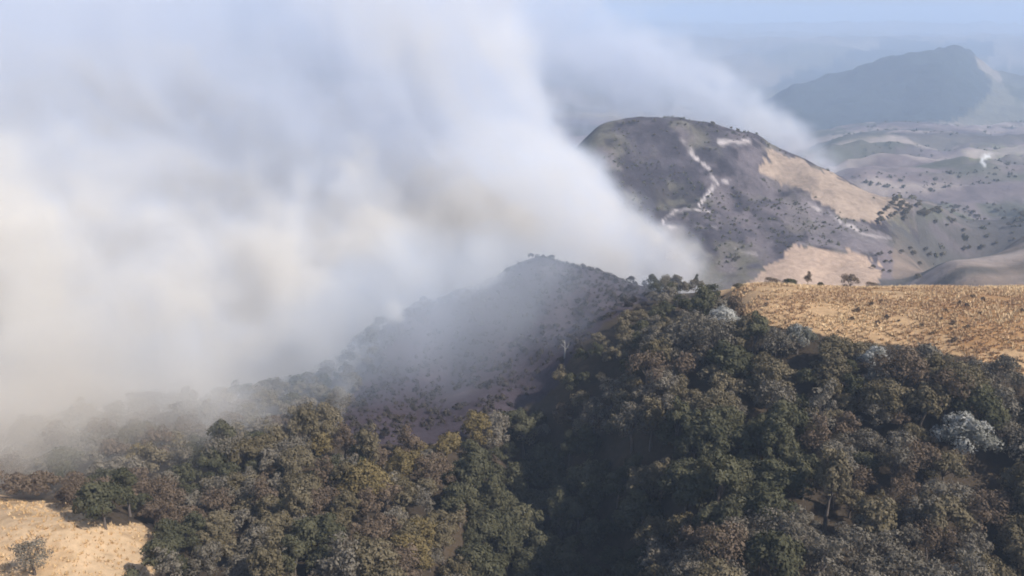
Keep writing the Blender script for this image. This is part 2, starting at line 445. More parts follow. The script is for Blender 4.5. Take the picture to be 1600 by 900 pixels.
idx = np.arange(nR * nA).reshape(nR, nA)
i2 = np.roll(idx, -1, axis=1)
quads = np.stack([idx[:-1], idx[1:], i2[1:], i2[:-1]], -1).reshape(-1, 4)[:, ::-1]
qz = np.min(zone[quads], axis=1)
NAMES = (('ridge_terrain', M_ridge, 'wooded ridge with an ochre grass shoulder, falling into a ravine'),
         ('burned_hill', M_burn, 'charred dark hill with pale ash tracks and two unburned tan strips'),
         ('valley_ground', M_valley, 'hazy rolling pasture hills and valley beyond the burned hill'),
         ('mountain_terrain', M_mount, 'blue hazy forested mountain and plain towards the horizon'))
for k, (nm, mt, lb) in enumerate(NAMES):
    q = quads[qz == k]
    used, inv = np.unique(q, return_inverse=True)
    V = GP[used]; f = inv.reshape(-1)
    cc = C[used]
    if k == 0:                                            # close the sheet under the camera
        V = np.vstack([V, [[0, 0, float(height(0.0, 0.5))]]]); cc = np.vstack([cc, [[0.06, 0.05, 0.035]]])
        pos = {u: i for i, u in enumerate(used)}
        ring = [pos[i] for i in idx[0]]
        tri = np.array([[ring[(i + 1) % nA], ring[i], len(V) - 1] for i in range(nA)])
        me = mesh_from(nm, V, np.concatenate([f, tri.ravel()]), [4] * len(q) + [3] * nA, mt, cc, True)
    else:
        me = mesh_from(nm, V, f, [4] * len(q), mt, cc, True)
    o = obj(nm, me); tag(o, lb, 'terrain', kind='structure')

def ground_at(px, py, y0=60.0, y1=3000.0):
    """first ground point on the ray through a photo pixel"""
    ys = np.geomspace(y0, y1, 1500)
    P = np.array([pix(px, py, y) for y in ys])
    h = height(P[:, 0], P[:, 1])
    below = np.nonzero(P[:, 2] < h)[0]
    if not len(below): return None
    i = below[0]
    return np.array([P[i, 0], P[i, 1], h[i]])

# ------------------------------------------------------------------ trees
def tube(pts, radii, n=6):
    V, Fc, Lt = [], [], []
    for k, (p, r) in enumerate(zip(pts, radii)):
        p = np.asarray(p, float)
        q = np.asarray(pts[min(k + 1, len(pts) - 1)], float) - np.asarray(pts[max(k - 1, 0)], float)
        q /= (np.linalg.norm(q) + 1e-9)
        a = np.cross(q, [0.3, 1, 0.1]); a /= np.linalg.norm(a); b = np.cross(q, a)
        for i in range(n):
            t = 2 * math.pi * i / n
            V.append(p + r * (math.cos(t) * a + math.sin(t) * b))
    for k in range(len(pts) - 1):
        for i in range(n):
            j = (i + 1) % n
            Fc += [k * n + i, k * n + j, (k + 1) * n + j, (k + 1) * n + i]; Lt.append(4)
    m = len(pts) - 1
    Fc += [m * n + i for i in range(n)]; Lt.append(n)
    return V, Fc, Lt

def join(parts):
    V, Fc, Lt = [], [], []
    for v, f, l in parts:
        b = len(V); V += list(v); Fc += [b + i for i in f]; Lt += l
    return V, Fc, Lt

def leaf_cloud(g, centres, radii, per, size, up=0.35):
    """leaf-sized quads over the shells of the clumps; returns verts (n*4,3) and tints"""
    Vs, Cs = [], []
    for c, r in zip(centres, radii):
        n = int(per * r * r)
        d = g.normal(size=(n, 3)); d[:, 2] += up; d /= np.linalg.norm(d, axis=1)[:, None]
        rr = r * (0.55 + 0.5 * g.random(n) ** 0.6) * (1 + 0.18 * np.sin(d[:, 0] * 5 + c[0] * 3) * np.cos(d[:, 1] * 5 + c[1]))
        p = c + d * rr[:, None] * np.array([1, 1, 0.8])
        nm = d + g.normal(size=(n, 3)) * 0.32; nm /= np.linalg.norm(nm, axis=1)[:, None]
        a = np.cross(nm, g.normal(size=(n, 3))); a /= np.linalg.norm(a, axis=1)[:, None]
        b = np.cross(nm, a)
        s = size * (0.6 + 0.8 * g.random(n))[:, None]
        a, b = a * s, b * s * 0.62
        Vs.append(np.stack([p - a, p - b * 0.9 + a * 0.1, p + a, p + b], 1).reshape(-1, 3))
        t = np.stack([0.55 + 0.3 * (g.random(n) - 0.5), np.full(n, g.random()), np.zeros(n)], 1)
        Cs.append(np.repeat(t, 4, axis=0))
    return np.vstack(Vs), np.vstack(Cs)

def crown_layout(g, R, H, shape):
    cs, rs = [], []
    n = g.integers(13, 20)
    for i in range(n):
        t = 2.399963 * i + g.normal() * 0.35
        f = math.sqrt((i + 0.5) / n)
        if shape == 'umbrella':
            z = H * (1.0 - 0.38 * f * f) + g.normal() * 0.25
        elif shape == 'tall':
            f *= 0.8; z = H * (0.62 + 0.42 * (1 - f * f)) + g.normal() * 0.75
        else:
            z = H * (0.55 + 0.45 * math.sqrt(max(0, 1 - f * f))) + g.normal() * 0.45
        rad = R * f * (0.78 + 0.3 * g.random())
        cs.append(np.array([math.cos(t) * rad, math.sin(t) * rad, z])); rs.append(R * (0.30 + 0.17 * g.random()))
    return cs, rs

def make_tree_meshes(seed, shape, R, H, mat, per=150, size=0.19, sparse=1.0, bark=None):
    g = np.random.default_rng(seed)
    cs, rs = crown_layout(g, R, H, shape)
    top = np.array([g.normal() * 0.3, g.normal() * 0.3, H * 0.62])
    tr = 0.035 * H
    parts = [tube([(0, 0, -0.6), (0.05, 0.02, H * 0.2), tuple(top * 0.62 + [0.1, 0, 0]), tuple(top)], [tr * 1.35, tr, tr * 0.72, tr * 0.45])]
    for c in cs[::2]:
        mid = top * 0.6 + c * 0.4 + np.array([0, 0, -0.3])
        parts.append(tube([top * 0.72, mid, c], [tr * 0.5, tr * 0.3, tr * 0.1], 4))
    V, f, l = join(parts)
    trunk = mesh_from('trunk', V, f, l, bark or M_bark, None, True)
    V, cc = leaf_cloud(g, cs, rs, per * sparse, size)
    crown = mesh_from('crown', V, np.arange(len(V)), [4] * (len(V) // 4), mat, cc)
    return trunk, crown

KINDS, SHAPES = {}, {}
for k, (kind, n) in enumerate((('olive', 4), ('green', 4), ('grey', 4), ('rust', 3), ('silver', 2), ('gold', 2), ('char', 3))):
    KINDS[kind] = []
    for j in range(n):
        shp = ('round', 'umbrella', 'tall', 'round')[j % 4] if kind != 'silver' else 'umbrella'
        SHAPES.setdefault(kind, []).append(shp)
        KINDS[kind].append(make_tree_meshes(100 * k + j, shp, (2.7, 3.1, 2.2, 2.4)[j % 4], (5.4, 5.8, 6.6, 4.9)[j % 4], LEAF[kind], sparse={'grey': (0.8, 0.45, 0.7, 0.9), 'rust': (0.8, 0.5, 0.8)}.get(kind, (1.0,) * 4)[j],
                                           size={'grey': 0.17, 'green': 0.22, 'rust': 0.17, 'olive': 0.19}.get(kind, 0.19)))

def add_tree(name, meshes, loc, s, rz, label, group, sz=1.0, cat='tree'):
    e = bpy.data.objects.new(name, None); col.objects.link(e)
    e.location = loc; e.scale = (s, s, s * sz); e.rotation_euler = (0, 0, rz); e.empty_display_size = 0.5
    tag(e, label, cat, group)
    obj('trunk', meshes[0], e); obj('crown', meshes[1], e)
    return e

LOOK = {'olive': 'olive leafed tree', 'green': 'dark green leafy tree', 'grey': 'grey-green dry tree', 'rust': 'rust brown dry tree',
        'silver': 'pale silvery leafed tree', 'gold': 'golden yellow leafed tree', 'char': 'charred dark scrub tree'}
ZONE = {'shoulder': ('on the ravine rim below the ochre field', 'trees on the ravine rim'),
        'low': ('low in the woods below the ochre field', 'trees low in the woods below the field'),
        'high': ('high in the woods below the ochre field', 'trees high in the woods below the field'),
        'farbank': ('midway up the slope across the ravine', 'trees midway up the slope across the ravine'),
        'highbank': ('high on the slope across the ravine, under the smoke', 'trees high on the slope across the ravine'),
        'edge': ('on the brink of the ochre grass field', 'trees along the lower edge of the grass field'),
        'slope': ('midway up the woods below the ochre field', 'trees of the wooded slope below the grass field'),
        'ravine': ('down in the shaded ravine', 'trees in the ravine'),
        'bank': ('low on the slope across the ravine', 'trees across the ravine'),
        'clear': ('bordering the tan bare clearing', 'trees round the tan clearing'),
        'hazy': ('veiled in thin smoke on the dark ridge', 'smoke-veiled trees on the ridge')}
MIX = {'edge': [('rust', 4), ('grey', 3), ('olive', 3), ('silver', 1)], 'slope': [('olive', 3), ('green', 3), ('grey', 4), ('olive', 4), ('rust', 2), ('grey', 1)],
       'ravine': [('green', 1)], 'bank': [('green', 2), ('grey', 3), ('olive', 5), ('gold', 1), ('grey', 2), ('rust', 1)],  # ravine leaves all dark green: shade put into the leaf colour
       'clear': [('grey', 3), ('green', 3), ('rust', 2)], 'hazy': [('grey', 3), ('green', 4), ('olive', 2)]}

BASE = {'edge': 0.55, 'slope': 0.93, 'ravine': 0.92, 'bank': 0.82, 'clear': 0.7, 'hazy': 0.58}
# special single trees first: they claim their places
claimed, marks = [], []
def special(px, py, name, kind, s, label, j=0, drop=0.0, ymax=260, sz=1.0, cat='tree', mark=None):
    p = None
    for k in range(4):                                     # crown, not foot, lands on the pixel
        p = ground_at(px, py + drop, 60, ymax)
        if p is None: return
        _, _, d_ = to_pix(p)
        drop = 4.9 * s * sz * F * CP / float(d_)
    add_tree(name, KINDS[kind][j % len(KINDS[kind])], p, s, rng.random() * 6.28, label, None, sz, cat)
    if mark: marks.append((p[0], p[1], mark))
    claimed.append((p[0], p[1], 3.4 * s)); claimed.append((p[0], p[1] - 3.5, 2.6 * s))
special(1128, 490, 'silver_tree', 'silver', 0.95, 'small pale silvery tree just below the tip of the ochre field', 0, 25, mark='the small silvery tree')
special(1245, 520, 'silver_tree', 'silver', 0.8, 'whitish tree crown touching the lower edge of the ochre field', 1, 18)
special(1365, 552, 'silver_tree', 'silver', 0.8, 'bright white-topped tree set in brown scrub under the ochre field', 0, 18, mark='the white-topped tree in brown scrub')
special(1500, 668, 'silver_tree', 'silver', 1.15, 'big white-blossomed crown deep in the dark green woods', 1, 40, mark='the big white-blossomed crown')
special(700, 690, 'golden_tree', 'gold', 1.05, 'tall golden yellow tree standing at the brink of the ravine', 0, 40, mark='the tall golden tree')
special(640, 720, 'golden_tree', 'gold', 1.0, 'broad yellowish tree next to the tallest golden tree by the ravine', 1, 40)
special(1288, 745, 'slender_tree', 'olive', 1.15, 'tall olive tree with a long bare pale trunk in the woods', 2, 60, sz=1.35, mark='the long bare pale trunk')
special(55, 855, 'clearing_shrub', 'grey', 0.72, 'lone grey shrub standing inside the tan clearing', 1, 12, cat='shrub')

cand = []
step = 3.75
for ix in range(int(-136 / step), int(150 / step)):
    for iy in range(int(62 / step), int(232 / step)):
        x = (ix + (0.5 if iy % 2 else 0) + rng.uniform(-0.36, 0.36)) * step
        y = (iy + rng.uniform(-0.36, 0.36)) * step
        cand.append((x, y))
cand = np.array(cand)
cz = height(cand[:, 0], cand[:, 1])
cpx, cpy, cd = to_pix(np.column_stack([cand, cz]))
tpx, tpy, td = to_pix(np.column_stack([cand, cz + 5.0]))
jit = 14 * fbm(cand[:, 0] / 7, cand[:, 1] / 7, 1.9, 3)
fld = (in_poly(cpx + jit, cpy - 6 + jit * 0.6, FIELD) | ((cand[:, 0] > 44) & (cand[:, 1] > 158))) & (cand[:, 1] > 95)
qpx, qpy, _q = to_pix(np.column_stack([cand, cz + 3.2]))
fld |= in_poly(qpx + jit, qpy + jit * 0.6, FIELD) & (cand[:, 1] > 95) & (qpx > 1150)
pat = in_poly(cpx + jit, cpy + jit * 0.5 - 10, PATCH) & (cand[:, 1] < 125)
patn = in_poly(cpx, cpy, [(-200, 730), (140, 740), (330, 800), (300, 1000), (-200, 1000)]) & (cand[:, 1] < 125)
inframe = (tpx > -260) & (tpx < 1880) & (tpy < 1120) & (tpy > 340)
RAV = [(720, 690), (960, 650), (1010, 760), (1020, 960), (760, 980), (715, 800)]
rav = in_poly(tpx, tpy, RAV) & (cand[:, 1] < 150)
trees = []
for i in np.nonzero(inframe & ~fld & ~pat)[0]:
    x, y = cand[i]
    if any((x - a) ** 2 + (y - b) ** 2 < r * r for a, b, r in claimed): continue
    edge = (not rav[i]) and tpx[i] > 1120 and in_poly(cpx[i:i + 1], cpy[i:i + 1] - 30, FIELD)[0]
    if y > 150 or (cpx[i] < 1000 and cpy[i] < 650 and y > 128): zn = 'hazy'
    elif rav[i]: zn = 'ravine'
    elif edge: zn = 'edge'
    elif patn[i]: zn = 'clear'
    elif tpx[i] > 880: zn = 'slope'
    else: zn = 'bank'
    s = BASE[zn] * (rng.choice((rng.uniform(0.55, 0.9), rng.uniform(0.8, 1.2), rng.uniform(1.0, 1.4))))
    while s > 0.3:                                          # no crown stands up in front of the open grass
        a_, b_, _ = to_pix(np.array([x, y, cz[i] + 5.6 * s]))
        if a_ > 1150 and y > 95 and in_poly(np.array([a_]), np.array([b_ + 8]), FIELD)[0]: s *= 0.8
        else: break
    if s <= 0.3: continue
    if rng.random() < {'edge': 0.25, 'hazy': 0.12}.get(zn, 0.05): continue
    if in_poly(tpx[i:i + 1], tpy[i:i + 1] + 10, BURNT)[0] and y > 125:
        core = sum(in_poly(tpx[i:i + 1] + a, tpy[i:i + 1] + b_, BURNT)[0] for a, b_ in ((45, 0), (-45, 0), (0, 40), (30, 35), (-30, 35)))
        if rng.random() < 0.35 + 0.12 * core: continue
        s *= 0.72 - 0.06 * core
        trees.append((s / td[i], x, y, cz[i] - 0.9 * s, s, 'char', 'hazy', tpx[i], tpy[i]))
        continue
    pool = [a for a, b_ in MIX[zn] for _ in range(b_)]
    u_ = 0.5 + 0.85 * float(fbm(np.array([x / 17.0]), np.array([y / 17.0]), 31.0, 2)[0]) + rng.gauss(0, 0.3)
    kd = pool[int(min(max(u_, 0), 0.999) * len(pool))]
    if zn == 'slope' and 1040 < tpx[i] < 1260 and 640 < tpy[i] < 800: kd = 'green'  # dark leaf colour stands in for the shade on this stretch
    trees.append((s / td[i], x, y, cz[i], s, kd, zn, tpx[i], tpy[i]))
trees.sort(key=lambda t: -t[0])
vis = [t for t in trees if -45 < t[7] < 1645 and t[8] < 955]
single, rest = vis[:300], vis[300:] + [t for t in trees if not (-45 < t[7] < 1645 and t[8] < 955)]
for (_, x, y, z, s, kd, zn, _a, _b) in single:
    j = rng.randrange(len(KINDS[kd])); zb = zn
    if zn == 'slope': zn = 'shoulder' if _a < 1040 else 'low' if y < 92 else 'high' if y > 110 else 'slope'
    elif zn == 'bank': zn = 'bank' if y < 95 else 'highbank' if y > 112 else 'farbank'
    where, grp = ZONE[zn]
    for mx_, my_, what in marks:
        if math.hypot(x - mx_, y - my_) < 8.5: where, grp = 'growing close by ' + what, 'trees close by ' + what; break
    big = BASE[zb]
    word = ('small ' if s < big * 0.88 else 'big ' if s > big * 1.12 else '') + {'round': 'round-crowned ', 'umbrella': 'flat-topped ', 'tall': 'tall-crowned '}[SHAPES[kd][j]]
    add_tree('broadleaf_tree', KINDS[kd][j], (x, y, z - 0.1), s, rng.random() * 6.28, word + LOOK[kd] + ' ' + where, grp + ', ' + word + kd, rng.uniform(0.88, 1.2))
# the farther, smaller ones as one mass per leaf colour
for kd in ('olive', 'green', 'grey', 'rust', 'gold', 'silver', 'char'):
    Vs, Cs, g = [], [], np.random.default_rng(5)
    for (_, x, y, z, s, k2, zn, _a, _b) in rest:
        if k2 != kd: continue
        cs, rs = crown_layout(g, 2.7, 5.5, ('round', 'tall', 'umbrella')[int(g.integers(3))])
        V, cc = leaf_cloud(g, cs, rs, 75, 0.25)
        cc[:, 1] = np.clip(cc[:, 1] * 0.5 + g.random() * 0.8, 0, 1.2)
        Vs.append(V * s + [x, y, z]); Cs.append(cc)
    if not Vs: continue
    V = np.vstack(Vs)
    o = obj('forest', mesh_from('forest', V, np.arange(len(V)), [4] * (len(V) // 4), LEAF[kd], np.vstack(Cs)))
    tag(o, {'olive': 'olive canopy', 'green': 'dark green canopy', 'grey': 'grey dry canopy', 'rust': 'brown scrub canopy', 'gold': 'yellowish canopy', 'silver': 'pale canopy', 'char': 'charred dark scrub'}[kd] + ' of woods receding into the smoke along the ridge', 'forest', kind='stuff')

# bushes on the crest of the field and in the smoke beside it
def crest(px, Y, w, h, kind, label, j=0, name='crest_bush', cat='bush'):
    """w, h in photo pixels"""
    x = (px - 800) / F * (Y * CP + 57 * SP)
    z = float(height(x, Y))
    _, _, d = to_pix(np.array([x, Y, z]))
    s = (w * d / F) / 6.4
    e = add_tree(name, KINDS[kind][j % len(KINDS[kind])], (x, Y, z - 1.2 * s), s, 0.7 * j, label, None, (h * d / F) / (6.6 * s), cat)
crest(1328, 170, 34, 30, 'rust', 'large round dark brown bush on the crest of the ochre field', 0)
crest(1262, 171, 18, 22, 'rust', 'upright brown bush between low scrub on the field crest', 2)
crest(1235, 171, 22, 14, 'green', 'low dark scrub touching the upright brown bush', 1)
crest(1205, 171, 26, 16, 'rust', 'low brown scrub at the crest where the field meets the smoke', 1)
crest(1283, 172, 12, 10, 'green', 'tiny dark shrub between the upright and the round bush', 0)
crest(1362, 171, 20, 14, 'rust', 'low brown shrub beside the large round crest bush', 1)
crest(1090, 186, 13, 26, 'green', 'slim dark tree standing alone in the white plume', 2, 'slim_tree', 'tree')
crest(1112, 187, 14, 14, 'green', 'small dark bush beside the slim tree in the plume', 0)
crest(1155, 168, 20, 12, 'olive', 'dull green bush at the smoky tip of the field', 0)

# dead tree with bleached limbs
p = ground_at(882, 560, 60, 260)
g = np.random.default_rng(3)
e = bpy.data.objects.new('dead_tree', None); col.objects.link(e); e.location = p; e.scale = (0.5, 0.5, 0.6)
tag(e, 'bleached leafless dead tree on the smoky wooded slope', 'tree')
obj('trunk', mesh_from('trunk', *tube([(0, 0, -0.5), (0.1, 0, 2.5), (0.0, 0.1, 5), (-0.3, 0, 7.2)], [0.3, 0.26, 0.19, 0.09]), M_deadbark, None, True), e)
for k, (a, z0, L) in enumerate(((0.2, 3.4, 2.4), (3.0, 4.2, 2.6), (1.4, 4.9, 1.8), (4.6, 5.3, 1.7), (3.4, 6.0, 1.4))):
    dx, dy = math.cos(a) * L, math.sin(a) * L
    obj('branch', mesh_from('branch', *tube([(0, 0, z0), (dx * 0.5, dy * 0.5, z0 + L * 0.35), (dx * 0.8, dy * 0.8, z0 + L * 0.95)], [0.13, 0.09, 0.04], 5), M_deadbark, None, True), e)

# trees scattered on the burned hill and over the valley pastures
far_variants = [make_tree_meshes(900 + j, ('round', 'tall', 'round')[j], 3.2, 6.2, LEAF['olive'], per=26, size=0.5) for j in range(3)]
def far_tree(px, py, s, label, group, y0=350, y1=1500):
    p = ground_at(px + rng.uniform(-9, 9), py + rng.uniform(-4, 4), y0, y1)
    if p is not None:
        add_tree('valley_tree', far_variants[rng.randrange(3)], p - np.array([0, 0, 0.3]), s * 0.5, rng.random() * 6.28, label, group)
SKY = 'small dark tree against the smoke on the burned hill top'
for px, py in ((968, 197), (985, 190), (992, 189), (1003, 189), (1018, 190), (1040, 190), (1058, 190), (1066, 191), (1090, 194), (1112, 197), (1140, 203), (1160, 209)):
    far_tree(px, py + 2, rng.uniform(0.45, 0.95), SKY, 'trees on the burned hill top')
SCRUB = 'low dark scrub clinging to the charred hillside'
for i in range(110):
    px, py = rng.uniform(985, 1260), rng.uniform(200, 425)
    if fbm(np.array([px / 40]), np.array([py / 30]), 2.0, 2)[0] < 0.0: continue
    if in_poly(np.array([px]), np.array([py]), T1)[0] or in_poly(np.array([px]), np.array([py]), T2)[0]: continue
    far_tree(px, py, rng.uniform(0.25, 0.6), SCRUB, 'scrub on the charred hillside', y1=650)
FOOT = 'dark scrub tree at the foot of the unburned tan strip'
for px, py in ((1378, 340), (1388, 333), (1398, 337), (1408, 330), (1420, 333), (1412, 338), (1395, 345), (1382, 348), (1430, 336), (1405, 344)):
    far_tree(px, py, rng.uniform(0.8, 1.3), FOOT, 'scrub trees at the foot of the tan strip')
GULLY = 'dark bush in the gully between burned hill and pasture'
for px, py in ((1376, 404), (1384, 398), (1396, 396), (1380, 412), (1372, 425), (1390, 408), (1385, 430), (1405, 398), (1368, 418), (1418, 394)):
    far_tree(px, py, rng.uniform(0.5, 0.9), GULLY, 'bushes in the gully')
PAST = 'lone tree on the hazy pasture slopes of the valley'
for px, py in ((1462, 352), (1482, 350), (1436, 412), (1455, 404), (1478, 400), (1500, 396), (1520, 391), (1540, 386), (1560, 381), (1585, 377), (1436, 440), (1480, 352), (1545, 347), (1444, 392), (1426, 400), (1510, 362), (1575, 352)):
    far_tree(px, py, rng.uniform(0.55, 1.0), PAST, 'trees on the pasture slopes')
ROW = 'tree of the green wooded band across the valley floor'
for i in range(60):
    k = rng.randrange(9)
    far_tree(1400 + k * 25 + rng.gauss(0, 7), 322 + (k * 7) % 19 + rng.gauss(0, 2), rng.uniform(0.5, 1.2), ROW, 'valley tree band', 450, 1200)

# scrub nobody could count: many small leafy clumps, joined
def scrub(name, x, y, hgt, mat, n_leaf, label, seed, leaf=0.16):
    g = np.random.default_rng(seed)
    z = height(x, y); n = len(x)
    h = hgt * (0.5 + g.random(n) ** 2 * 1.1)
    d = g.normal(size=(n, n_leaf, 3)); d[..., 2] = np.abs(d[..., 2]); d /= np.linalg.norm(d, axis=2)[..., None]
    p = np.stack([x, y, z], -1)[:, None] + d * h[:, None, None] * (0.5 + 0.5 * g.random((n, n_leaf, 1))) * np.array([0.75, 0.75, 1.0])
    nm = d + 0.35 * g.normal(size=d.shape); nm /= np.linalg.norm(nm, axis=2)[..., None]
    a = np.cross(nm, g.normal(size=d.shape)); a /= np.linalg.norm(a, axis=2)[..., None]
    b_ = np.cross(nm, a)
    k = (leaf * h * (0.7 + 0.6 * g.random((n,))))[:, None, None]
    a, b_ = a * k, b_ * k * 0.7
    V = np.stack([p - a, p - b_, p + a, p + b_], 2).reshape(-1, 3)
    cc = np.repeat(np.stack([0.4 + 0.3 * g.random(n), g.random(n) * 2, np.zeros(n)], 1), n_leaf * 4, axis=0)
    o = obj(name, mesh_from(name, V, np.arange(len(V)), [4] * (len(V) // 4), mat, cc))
    tag(o, label, 'scrub', kind='stuff')

def sprinkle(n, x0, x1, y0, y1, keep, seed):
    g = np.random.default_rng(seed)
    x, y = g.uniform(x0, x1, n), g.uniform(y0, y1, n)
    px, py, _ = to_pix(np.column_stack([x, y, height(x, y)]))
    k = keep(px, py, x, y)
    return x[k], y[k]
x, y = sprinkle(5200, -60, 50, 125, 225, lambda px, py, x, y: in_poly(px, py + 6, BURNT) & (fbm(x / 9, y / 9, 3.3, 3) > -0.25), 21)
scrub('ridge_scrub', x, y, 0.8, LEAF['char'], 34, 'low charred scrub covering the dark smoky ridge slope', 22, 0.22)
x, y = sprinkle(4200, 20, 270, 370, 600, lambda px, py, x, y: (px > 940) & (px < 1400) & ~in_poly(px, py, T1) & ~in_poly(px, py, T2) & (fbm(x / 24, y / 24, 6.6, 4) + 0.5 * fbm(x / 90, y / 90, 1.6, 2) > 0.10), 31)
scrub('hill_scrub', x, y, 1.05, LEAF['green'], 14, 'patchy low scrub scattered over the charred hill', 32, 0.38)
def lines(px, py, x, y):
    q = np.abs(fbm(x / 170 + 3, y / 120, 14.0, 3))
    return (px > 1300) & (px < 1640) & (py < 445) & (q < 0.022) | (px > 1280) & (px < 1640) & (fbm(x / 120, y / 60, 24.0, 4) > 0.34)
x, y = sprinkle(13000, 230, 1100, 440, 1600, lines, 41)
scrub('valley_scrub', x, y, 2.5, LEAF['green'], 12, 'tree lines and wooded patches over the hazy valley pastures', 42, 0.38)
x, y = sprinkle(700, 225, 330, 350, 560, lambda px, py, x, y: (px > 1385) & (np.abs(fbm(x / 60 + 8, y / 60, 44.0, 3)) < 0.05), 51)
scrub('pasture_scrub', x, y, 1.1, LEAF['olive'], 14, 'small shrubs lining the folds of the pasture slope', 52, 0.38)

# ------------------------------------------------------------------ dry grass tussocks
def tussocks(name, mask_fn, x0, x1, y0, y1, dens, hgt, c0, c1, label, seed):
    g = np.random.default_rng(seed)
    n = int((x1 - x0) * (y1 - y0) * dens)
    x = g.uniform(x0, x1, n); y = g.uniform(y0, y1, n)
    z = height(x, y)
    px, py, d = to_pix(np.column_stack([x, y, z]))
    k = mask_fn(px, py, x, y) & (px > -220) & (px < 1840)
    x, y, z = x[k], y[k], z[k]; n = len(x)
    B = 7
    a = g.uniform(0, 6.283, (n, B)); h = hgt * (0.5 + 0.9 * g.random((n, 1))) * (0.6 + 0.6 * g.random((n, B)))
    lean = 0.25 + 0.55 * g.random((n, B)); w = 0.07 + 0.05 * g.random((n, B))
    bx, by = x[:, None] + 0.13 * np.cos(a), y[:, None] + 0.13 * np.sin(a)
    ex, ey = bx + h * lean * np.cos(a), by + h * lean * np.sin(a)
    zz = np.broadcast_to(z[:, None], (n, B))
    V = np.stack([np.stack([bx - w * np.sin(a), by + w * np.cos(a), zz - 0.05], -1), np.stack([bx + w * np.sin(a), by - w * np.cos(a), zz - 0.05], -1), np.stack([ex, ey, zz + h], -1)], 2).reshape(-1, 3)
    t = np.clip(0.5 + 0.45 * fbm(x / 9, y / 9, 2.7, 3) * 2 + g.normal(size=n) * 0.28, 0, 1)
    cc = np.repeat(np.array(c0)[None] * (1 - t[:, None]) + np.array(c1)[None] * t[:, None], B * 3, axis=0)
    o = obj(name, mesh_from(name, V, np.arange(len(V)), [3] * (len(V) // 3), M_grass, cc))
    tag(o, label, 'grass', kind='stuff')
tussocks('field_grass', lambda px, py, x, y: in_poly(px, py, FIELD) & (fbm(x / 6, y / 6, 5.1, 3) > -0.35), 38, 146, 104, 180, 3.2, 0.45, (0.42, 0.265, 0.150), (0.70, 0.52, 0.31),
         'ochre dry grass tussocks covering the hill shoulder field', 1)
tussocks('clearing_grass', lambda px, py, x, y: in_poly(px, py, PATCH), -100, -34, 74, 106, 1.6, 0.28, (0.46, 0.30, 0.15), (0.58, 0.42, 0.24),
         'short tan dry grass on the bare clearing beside the woods', 2)
# little dark shrubs dotted over the field
sv = make_tree_meshes(77, 'round', 2.6, 3.2, LEAF['rust'], per=60, size=0.35)
for i in range(26):
    p = ground_at(rng.uniform(1180, 1600), rng.uniform(458, 535), 90, 180)
    if p is None: continue
    qx, qy, _ = to_pix(p)
    if not in_poly(np.array([qx]), np.array([qy + 8]), FIELD)[0]: continue
    add_tree('field_shrub', sv, p - np.array([0, 0, 0.1]), rng.uniform(0.10, 0.22), rng.random() * 6, 'tiny dark shrub dotted among the ochre grass tussocks', 'tiny shrubs in the ochre field', cat='shrub')

# ------------------------------------------------------------------ smoke: real volumes, density built once on a grid
def smoke_material(name, thin, thick, d0, d1, aniso=0.1):
    m = bpy.data.materials.new(name); m.use_nodes = True
    nt = m.node_tree; nt.nodes.clear()
    out = nt.nodes.new('ShaderNodeOutputMaterial')
    pv = nt.nodes.new('ShaderNodeVolumePrincipled')
    at = N(nt, 'ShaderNodeAttribute', attribute_name='density')
    f = X(nt, at.outputs['Fac']).ss(d0, d1)
    mix = N(nt, 'ShaderNodeMix', data_type='RGBA')
    nt.links.new(f.s, mix.inputs['Factor'])
    mix.inputs[6].default_value = (*thin, 1); mix.inputs[7].default_value = (*thick, 1)
    nt.links.new(mix.outputs[2], pv.inputs['Color'])
    pv.inputs['Density'].default_value = 1.0
    pv.inputs['Density Attribute'].default_value = 'density'
    pv.inputs['Anisotropy'].default_value = aniso
    nt.links.new(pv.outputs[0], out.inputs['Volume'])
    return m

